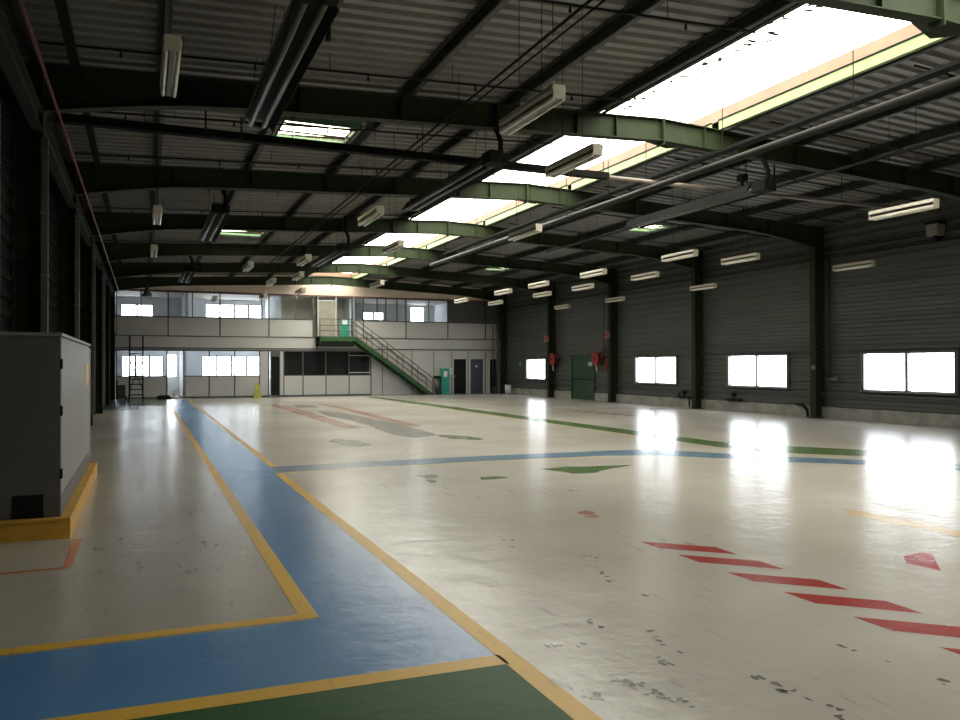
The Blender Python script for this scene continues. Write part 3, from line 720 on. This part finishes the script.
# solid lower wall under the stairs to the right, with door openings
holes = [(17.12, 17.92), (18.2, 19.03), (19.42, 20.02)]
xs = [12.03] + [v for h in holes for v in h] + [XR]
mb = MB()
for i in range(0, len(xs), 2): mb.box(xs[i], xs[i + 1], YF, YF + .08, 0, 2.55)
for a, b in holes: mb.box(a, b, YF, YF + .08, 2.1, 2.55)
mb.build('lower_wall', panel_m, off)
mb = MB()
for x in (12.7, 14.5, 15.85, 17.0, 18.06, 19.2): mb.box(x - .02, x + .02, YF - .012, YF, 0, 2.55)
split(mb, 'wall_joint', alu_m, off)
for i, ((a, b), m, yy) in enumerate(zip(holes, (black_m, navy_m, black_m), (YF + .03, YF + .03, YF + .5))):
    d = struct(MB().box(a - .07, a, YF - .03, YF + .08, 0, 2.15).box(b, b + .07, YF - .03, YF + .08, 0, 2.15).box(a, b, YF - .03, YF + .08, 2.08, 2.15).build('door_%d' % (i + 2), alul_m))
    if i < 2:
        l = MB().box(a, b, YF + .03, YF + .07, .01, 2.08).build('door_leaf', m, d)
        MB().box(a + .06, a + .1, YF - .02, YF + .03, .98, 1.1).build('door_handle', galv_m, l)
        if i == 1: MB().tube([((a + b) / 2, YF + .025, 1.65), ((a + b) / 2, YF + .03, 1.65)], .07, 12).build('door_sign', paper_m, l)
    else:
        MB().box(a, a + .06, YF - .035, YF + .03, .01, 2.08).build('door_edge', white_m, d)
        l = MB().box(a, a + .04, YF + .03, YF + .6, .01, 2.08).build('door_leaf', alul_m, d)
MB().box(19.3, XR, YF, YF + .05, 5.3, 5.5).build('upper_wall_bar', alu_m, off)
lab(MB().box(16.75, 20.1, YF + .02, YF + .06, ZU0, ZU1).build('upper_opening_shade', mat('dark_opening_grey', (.09, .09, .085), .6), off), 'dark sheet standing for the dark upper openings at the right')  # one dark sheet in place of the unlit openings
# rooms behind
YBK = 50.5
room = struct(MB().box(XO0 - .1, XR + .1, YF + .08, YBK, 2.75, 3.2).build('floor_upper', in_m))
struct(MB().box(XO0 - .1, XR + .1, YF + .08, YBK + .2, 5.72, 5.85).build('ceiling_office', inw_m))
BW = [(-1.25, .5, 4.55, 5.3), (3.4, 6.75, 4.6, 5.45), (13.1, 14.5, 4.65, 5.2), (16.3, 17.3, 4.6, 5.6), (-1.2, 1.05, 1.0, 2.3), (1.2, 1.8, 1.0, 2.4), (3.2, 6.65, 1.0, 2.3), (7.0, 7.3, 1.0, 2.3)]
def wall_with_holes(x0, x1, z0, z1, hs, y0, y1):
    mb = MB(); X = sorted({x0, x1} | {v for h in hs for v in h[:2]}); Z = sorted({z0, z1} | {v for h in hs for v in h[2:]})
    for i in range(len(X) - 1):
        for j in range(len(Z) - 1):
            xm = (X[i] + X[i + 1]) / 2; zm = (Z[j] + Z[j + 1]) / 2
            if any(h[0] < xm < h[1] and h[2] < zm < h[3] for h in hs): continue
            mb.box(X[i], X[i + 1], y0, y1, Z[j], Z[j + 1])
    return mb
bw = struct(wall_with_holes(XO0 - .2, XR + .2, 0, 6, BW, YBK, YBK + .2).build('wall_rear', in_m))
for i, (a, b, z0, z1) in enumerate(BW):
    w = struct(MB().box(a, b, YBK + .05, YBK + .1, z0, z0 + .05).box(a, b, YBK + .05, YBK + .1, z1 - .05, z1).build('window_%d' % (5 + i), alu_m))
    mb = MB(); n = max(1, round((b - a) / .85))
    for j in range(n + 1): x = a + (b - a) * j / n; mb.box(x - .05, x + .05, YBK + .04, YBK + .1, z0, z1)
    mb.build('window_frame', alu_m, w)
    MB().box(a, b, YBK + .07, YBK + .075, z0, z1).build('window_pane', win_gl, w)
    portal('daylight_portal', ((a + b) / 2, YBK + .15, (z0 + z1) / 2), b - a, z1 - z0, '-y')
mb = MB()
for x, z0, z1 in ((2.1, 3.2, 5.72), (6.95, 3.2, 5.72), (10.9, 3.2, 5.72), (18.0, 3.2, 5.72)): mb.box(x - .05, x + .05, YF + .3, YBK, z0, z1)
for x in (2.0, 6.9, 12.2, 17.0, 18.1, 19.3): mb.box(x - .05, x + .05, YF + .1, YBK, 0, 2.75)
struct(mb.build('wall_partition', in_m))
struct(MB().box(7.0, 10.9, 46.4, 46.5, 3.2, 5.72).build('wall_corridor', inw_m))
struct(MB().box(6.98, 12.1, YF + .6, YF + .64, 0, 2.75).build('wall_shade_sheet', mat('dark_room_shade', (.02, .022, .02), .8)))  # near-black sheet added to stand for the unlit room behind the glass

# corner column with pipes at the far right end of the offices
tag(MB().tube([(19.85, YF - .25, 0), (19.85, YF - .25, 5.9)], .07, 10).tube([(19.6, YF - .2, 0), (19.6, YF - .2, 5.9)], .03, 8).build('corner_pipe', galv_m, smooth=True), 'grey vertical pipes in the far right corner by the offices', 'pipe')

# ------------------------------------------------------------------ staircase
t = thing('staircase', 'green steel staircase climbing to a landing on the office front', 'staircase')
ya, yb = 43.35, 44.5
LX0, LX1, SX1, LZ = 8.82, 10.85, 15.35, 3.26
mb = MB().box(LX0, LX1, ya + .05, yb, LZ - .04, LZ)
mb.build('landing', green_m, t)
mb = MB().box(LX0, LX1 + .02, ya, ya + .05, LZ - .22, LZ + .04).box(LX0, LX1, yb - .05, yb, LZ - .36, LZ + .04).box(LX0, LX0 + .05, ya, yb, LZ - .36, LZ + .04)
mb.build('landing_beam', green_m, t)
MB().box(LX0, LX1 - .1, ya + .06, yb - .06, LZ - .5, LZ - .04).build('soffit', black_m, t)
for y in (ya, yb - .05):
    MB().prism([(LX1, LZ + .04), (SX1 + .12, .0), (SX1 - .18, .0), (LX1 - .02, LZ - .24)], 'y', y, y + .05).build('stringer', green_m, t)
n = 18
for i in range(1, n):
    x = LX1 + (SX1 - LX1) * (i - .5) / n; z = LZ * (1 - i / n)
    MB().box(x - .02, x + .23, ya + .05, yb - .05, z - .03, z).build('tread', steel_dk, t)
dz = -LZ / (SX1 - LX1)
rail_m = mat('brown_rail', (.11, .085, .06), .5)
def stz(x): return LZ + dz * (x - LX1)
for y in (ya + .02, yb - .02):
    mb = MB(); sx = SX1
    for h in (.35, .65, 1.0): mb.tube([(LX1, y, LZ + h), (SX1, y, h)], .014 if h < 1 else .024, 8)
    mb.build('handrail', rail_m, t, smooth=True)
    for k in range(6):
        x = LX1 + (SX1 - LX1) * k / 5; MB().bar((x, y, stz(x)), (x, y, stz(x) + 1.0), .035, .035).build('post', rail_m, t)
y = ya + .02
for h in (.35, .65, 1.0): MB().tube([(LX0, y, LZ + h), (LX1, y, LZ + h)], .02, 8).build('guard_rail', rail_m, t, smooth=True)
for x in (LX0 + .02,): MB().bar((x, y, LZ), (x, y, LZ + 1.0), .035, .035).build('post', rail_m, t)
MB().bar((LX0 - .12, ya + .1, 2.6), (LX0 - .12, ya + .1, 5.55), .05, .05).build('tall_post', steel_dk, t)

# ------------------------------------------------------------------ things standing along the far wall
t = thing('green_box', 'bright green upright box with white notice beside the doors', 'box', (16.46, 44.4, 0))
MB().box(-.24, .24, -.15, .15, 0, 1.52).build('body', teal_m, t, bevel=.01)
MB().box(-.1, .12, -.155, -.15, 1.02, 1.36).build('notice', paper_m, t)
t = thing('waste_bin', 'dark waste bin with lid left of the green box', 'bin', (15.98, 44.3, 0))
MB().tube([(0, 0, 0), (0, 0, .95)], [.16, .18], 14).build('body', alu_m, t, smooth=True)
MB().tube([(0, 0, .95), (0, 0, 1.08)], [.21, .2], 14).build('lid', black_m, t, smooth=True)
t = thing('notice', 'small white notice right of the green box', 'notice', (16.95, 44.58, 1.35)); MB().box(-.08, .08, -.008, .0, -.2, .2).build('sheet', paper_m, t)
t = thing('caution_sign', 'yellow folding floor sign in front of the office wall', 'sign', (5.5, 43.2, 0))
MB().hexa([(-.2, -.22, 0), (.2, -.22, 0), (.2, -.2, 0), (-.2, -.2, 0), (-.09, -.03, .8), (.09, -.03, .8), (.09, -.01, .8), (-.09, -.01, .8)]).build('front_board', mat('yellow_plastic', (.34, .35, .04), .5), t)
MB().hexa([(-.2, .2, 0), (.2, .2, 0), (.2, .22, 0), (-.2, .22, 0), (-.09, .01, .8), (.09, .01, .8), (.09, .03, .8), (-.09, .03, .8)]).build('rear_board', bpy.data.materials['yellow_plastic'], t)
# open dark doorway between lower glazing bays
d = struct(MB().box(6.38, 6.42, YF - .03, YF + .08, 0, 2.5).box(6.86, 6.9, YF - .03, YF + .08, 0, 2.5).box(6.42, 6.86, YF - .03, YF + .08, 2.2, 2.5).build('door_5', alu_m))
MB().box(6.42, 6.86, YF + .02, YF + .05, .02, 2.2).build('door_leaf', black_m, d)  # black sheet fills the doorway in place of its dark interior
# rolling ladder
t = thing('rolling_ladder', 'tall black wheeled ladder at the far left before the offices', 'ladder', (-.35, 42.6, 0))
for sx in (-.3, .3):
    MB().bar((sx, -.75, .12), (sx, .35, 2.3), .07, .07).build('side_rail', black_m, t)
    MB().bar((sx, .55, .12), (sx, .55, 3.2), .07, .07).bar((sx, .35, 2.3), (sx, .35, 3.2), .06, .06).bar((sx, -.75, .15), (sx, .55, .15), .07, .07).bar((sx, -.1, .15), (sx, .55, 1.2), .05, .05).build('upright', black_m, t)
    MB().bar((sx, .35, 3.2), (sx, .55, 3.2), .06, .06).bar((sx, -.75, 1.0), (sx, .35, 3.1), .055, .055).build('handrail', black_m, t)
for i in range(9):
    z = .3 + .25 * i; y = -.75 + 1.1 * (z - .12) / 2.18
    MB().box(-.3, .3, y - .06, y + .06, z - .025, z + .025).build('rung', black_m, t)
MB().box(-.32, .32, .3, .58, 2.28, 2.32).build('platform', black_m, t)
for sx in (-.34, .34):
    for y in (-.7, .5): MB().tube([(sx - .025, y, .08), (sx + .025, y, .08)], .08, 12).build('wheel', black_m, t, smooth=True)
MB().bar((-.3, .55, 1.2), (.3, .55, 1.2), .05, .05).bar((-.3, .55, 2.0), (.3, .55, .5), .04, .04).bar((.3, .55, 2.0), (-.3, .55, .5), .04, .04).build('brace', black_m, t)
t = thing('waste_bag', 'low black bag slumped beside the rolling ladder', 'bag', (.75, 43.6, 0))
mb = MB()
for k in range(4): mb.tube([(0 + k * .12, 0, 0), (k * .12 + .02, .01, .12), (k * .12 + .03, 0, .2)], [.2, .18, .04], 10)
mb.build('bag', black_m, t, smooth=True)
t = thing('trolley', 'low dark trolley beside the ladder at the left wall', 'trolley', (-1.0, 43.4, 0))
MB().box(-.25, .2, -.3, .3, .14, .2).build('deck', black_m, t); MB().box(-.2, .15, -.25, .25, .2, .75).build('load', alu_m, t)
MB().bar((-.22, -.28, .2), (-.22, -.28, .95), .03, .03).bar((-.22, .28, .2), (-.22, .28, .95), .03, .03).bar((-.22, -.28, .95), (-.22, .28, .95), .03, .03).build('handle', black_m, t)
for x in (-.2, .15):
    for y in (-.24, .24): MB().tube([(x - .02, y, .07), (x + .02, y, .07)], .07, 10).build('wheel', black_m, t)
t = thing('white_cloth', 'small white cloth heap on the floor by the office doorway', 'cloth', (1.5, 44.15, 0))
MB().tube([(-.2, 0, 0), (-.12, 0, .07), (.05, .02, .1), (.2, 0, .02)], [.04, .09, .1, .03], 9).build('cloth', paper_m, t, smooth=True)
t = thing('orange_sign', 'small orange notice on the last left column', 'sign', (-1.345, 43.39, 3.75)); MB().box(0, .04, -.01, .01, -.3, .3).build('plate', orange_m, t)
t = thing('hanging_bell', 'small bell-shaped lamp hanging before the upper left office', 'lamp', (.12, 36.0, 4.75))
MB().tube([(0, 0, .35), (0, 0, .1), (0, 0, -.1), (0, 0, -.16)], [.05, .1, .22, .22], 14, True).build('shade', galv_m, t, smooth=True)
MB().tube([(0, 0, .35), (0, 0, zroof(.12) - 4.77)], .008, 5).build('cable', black_m, t)

# ------------------------------------------------------------------ right wall equipment
def reel(y, lb):
    t = thing('fire_hose_reel', lb, 'hose reel', (XR - .27, y, 2.02), 'red hose reels on the right wall')
    MB().tube([(-.13, 0, 0), (-.10, 0, 0)], .32, 20).tube([(.06, 0, 0), (.09, 0, 0)], .32, 20).build('disc', red_m, t)
    MB().tube([(-.1, 0, 0), (.06, 0, 0)], .24, 20).build('hose', mat('dark_red_hose', (.16, .02, .02), .6) if 'dark_red_hose' not in bpy.data.materials else bpy.data.materials['dark_red_hose'], t, smooth=True)
    split(MB().tube([(-.15, 0, 0), (.2, 0, 0)], .05, 10).box(.12, .2, -.1, .1, -.3, .3), 'bracket', steel_dk, t)
    MB().tube([(.0, .05, -.24), (.0, .08, -.5), (.02, .02, -.62)], .025, 8).build('nozzle', paper_m, t)
    MB().tube([(.05, -.1, 0), (.05, -.36, .05), (.12, -.4, .5), (.14, -.4, 3.0)], .03, 8).build('feed_pipe', redp_m, t)
reel(37.1, 'red hose reel left of the green door, near the small window')
reel(32.75, 'red hose reel right of the green door')
t = thing('fire_extinguisher', 'red extinguisher panel hung right of the nearer hose reel', 'fire extinguisher', (XR - .2, 31.95, 1.75))
MB().tube([(0, 0, -.3), (0, 0, .18), (0, 0, .27)], [.085, .085, .03], 12).build('cylinder', red_m, t, smooth=True)
MB().tube([(0, 0, .27), (0, 0, .32)], .03, 8).bar((0, -.05, .33), (0, .1, .33), .02, .02).build('valve', black_m, t)
MB().box(.1, .12, -.14, .14, -.35, .42).build('back_board', redp_m, t)
for y, lb in ((37.4, 'small red alarm box high on the far right column'), (31.4, 'small red alarm box high on the third right column')):
    t = thing('alarm_box', lb, 'alarm', (XR - .53, y, 3.1), 'alarm boxes on the right columns')
    MB().box(-.1, .08, -.1, .1, -.16, .16).build('case', mat('faded_red_case', (.40, .16, .15), .5) if 'faded_red_case' not in bpy.data.materials else bpy.data.materials['faded_red_case'], t, bevel=.01)
    MB().tube([(-.1, 0, 0), (-.14, 0, 0)], .06, 12).build('sounder', red_m, t)
# unit heater / siren high on the wall
t = thing('wall_siren', 'grey box unit high on the right wall near the photo edge', 'siren', (XR - .25, 15.15, 5.38))
MB().box(-.16, .16, -.17, .17, -.16, .16).build('case', mat('siren_grey', (.30, .27, .25), .5), t, bevel=.02)
split(MB().box(-.18, .18, -.2, .2, .16, .22).box(-.05, .2, -.05, .05, -.28, -.16).box(.14, .22, -.1, .1, -.2, .2), 'bracket', steel_dk, t)
# wall pipes and conduits
t = thing('wall_pipe', 'upper thin pipe along the top of the right wall', 'pipe'); MB().tube([(XR - .1, 5, 5.32), (XR - .1, 43.5, 5.32)], .022, 8).build('pipe', pipe_m, t)
t = thing('wall_pipe', 'lower thin pipe along the top of the right wall', 'pipe'); MB().tube([(XR - .1, 5, 5.08), (XR - .1, 43.5, 5.08)], .028, 8).build('pipe', pipe_m, t)
t = thing('column_pipe', 'thin vertical pipe with valve beside the nearest right column', 'pipe', (XR - .14, 18.9, 0))
MB().tube([(0, 0, 1.25), (0, 0, 5.1)], .022, 8).build('pipe', pipe_m, t, smooth=True)
MB().tube([(0, 0, 1.25), (-.02, -.25, 1.25)], .03, 8).box(-.06, .06, -.32, -.22, 1.2, 1.32).build('valve', galv_m, t)
t = thing('column_bell', 'small round grey bell at the foot of the nearest right column', 'bell', (XR - .45, 19.26, 1.62))
MB().tube([(0, 0, 0), (-.05, 0, 0)], [.09, .07], 14).build('gong', galv_m, t)
def clutter(y, lb, n):   # pipe fittings along the plinth
    t = thing('plinth_valve', lb, 'valve', (XR - .2, y, .0), 'pipe fittings along the right plinth')
    mb = MB(); mb.tube([(0, -.45, .42), (0, .45, .42)], .035, 8).tube([(0, 0, .42), (0, 0, .62)], .04, 8).tube([(-.08, 0, .62), (.08, 0, .62)], .07, 10)
    if n: mb.tube([(0, -.3, .42), (-.02, -.34, .1), (-.03, -.4, .02)], .03, 8).tube([(0, .3, .42), (0, .3, .58)], .05, 8)
    mb.build('fitting', black_m, t)
    split(MB().box(-.0, .12, -.3, -.26, .36, .46).box(.0, .12, .26, .3, .36, .46), 'bracket', steel_dk, t)
clutter(26.2, 'dark pipe fitting on the plinth below the third window', 1)
clutter(23.3, 'dark pipe fitting low left of the second window', 0)
t = thing('drain_pipe', 'dark curved pipe at the foot of the nearest right column', 'pipe', (XR - .3, 19.55, 0))
MB().tube([(.1, .7, .4), (.08, .4, .38), (.0, .15, .25), (0, .1, .02)], .05, 10).build('pipe', black_m, t, smooth=True)
t = thing('grey_bucket', 'small pale bucket in the far right corner', 'bucket', (19.6, 42.2, 0)); MB().tube([(0, 0, 0), (0, 0, .55)], [.17, .2], 14).build('body', alul_m, t, smooth=True)
MB().tube([(0, 0, .55), (0, 0, .58)], .21, 14).build('rim', galv_m, t)
t = thing('floor_debris', 'flat dark scrap on the floor below the third window', 'debris', (18.2, 25.6, 0)); MB().poly([(-.4, -.1, .012), (-.1, -.2, .012), (.3, -.15, .012), (.5, .05, .012), (.1, .12, .012), (-.3, .08, .012)]).build('scrap', black_m, t)

# leaf litter lying on the skylight sheets
leaf_m = mat('dry_leaves', (.035, .022, .012), .8)
for i, (y0, y1) in enumerate(BAYS[2:4]):
    mb = MB(); xm = (SKY[0] + SKY[1]) / 2
    for k in range(60 if i == 0 else 36):
        x = xm + random.gauss(-.25, .22); y = y0 + (y1 - y0) * random.random() ** 1.0; q = random.uniform(.03, .10); a = random.random() * 3
        z = ZC + .18 * (1 - abs(x - xm) / (xm - SKY[0])) + .008
        mb.bar((x - q * math.cos(a), y - q * math.sin(a), z), (x + q * math.cos(a), y + q * math.sin(a), z + .004), q * .8, .006)
    tag(mb.build('leaf_litter', leaf_m), ('scattered dry leaves on the nearest skylight' if i == 0 else 'scattered dry leaves on the second skylight'), 'leaves', kind='stuff')
t = thing('pendant_socket', 'short black pendant hanging from the roof at the top left of centre', 'pendant', (2.22, 10.35, 5.95))
MB().tube([(0, 0, 0), (0, 0, .22)], .035, 10).build('socket', black_m, t, smooth=True)
MB().tube([(0, 0, .22), (0, 0, .33)], .008, 5).build('cable', black_m, t)
t = thing('pipe_loop', 'thin dark pipe loop hanging behind the nearest left light', 'pipe', (0, 14.1, 0))
MB().tube([(.95, 0, zroof(.95) - .01), (.95, 0, 5.68), (1.0, 0, 5.6), (1.1, 0, 5.57), (1.5, 0, 5.56), (1.53, 0, 5.6), (1.53, 0, 5.95)], .018, 6).build('pipe', black_m, t, smooth=True)
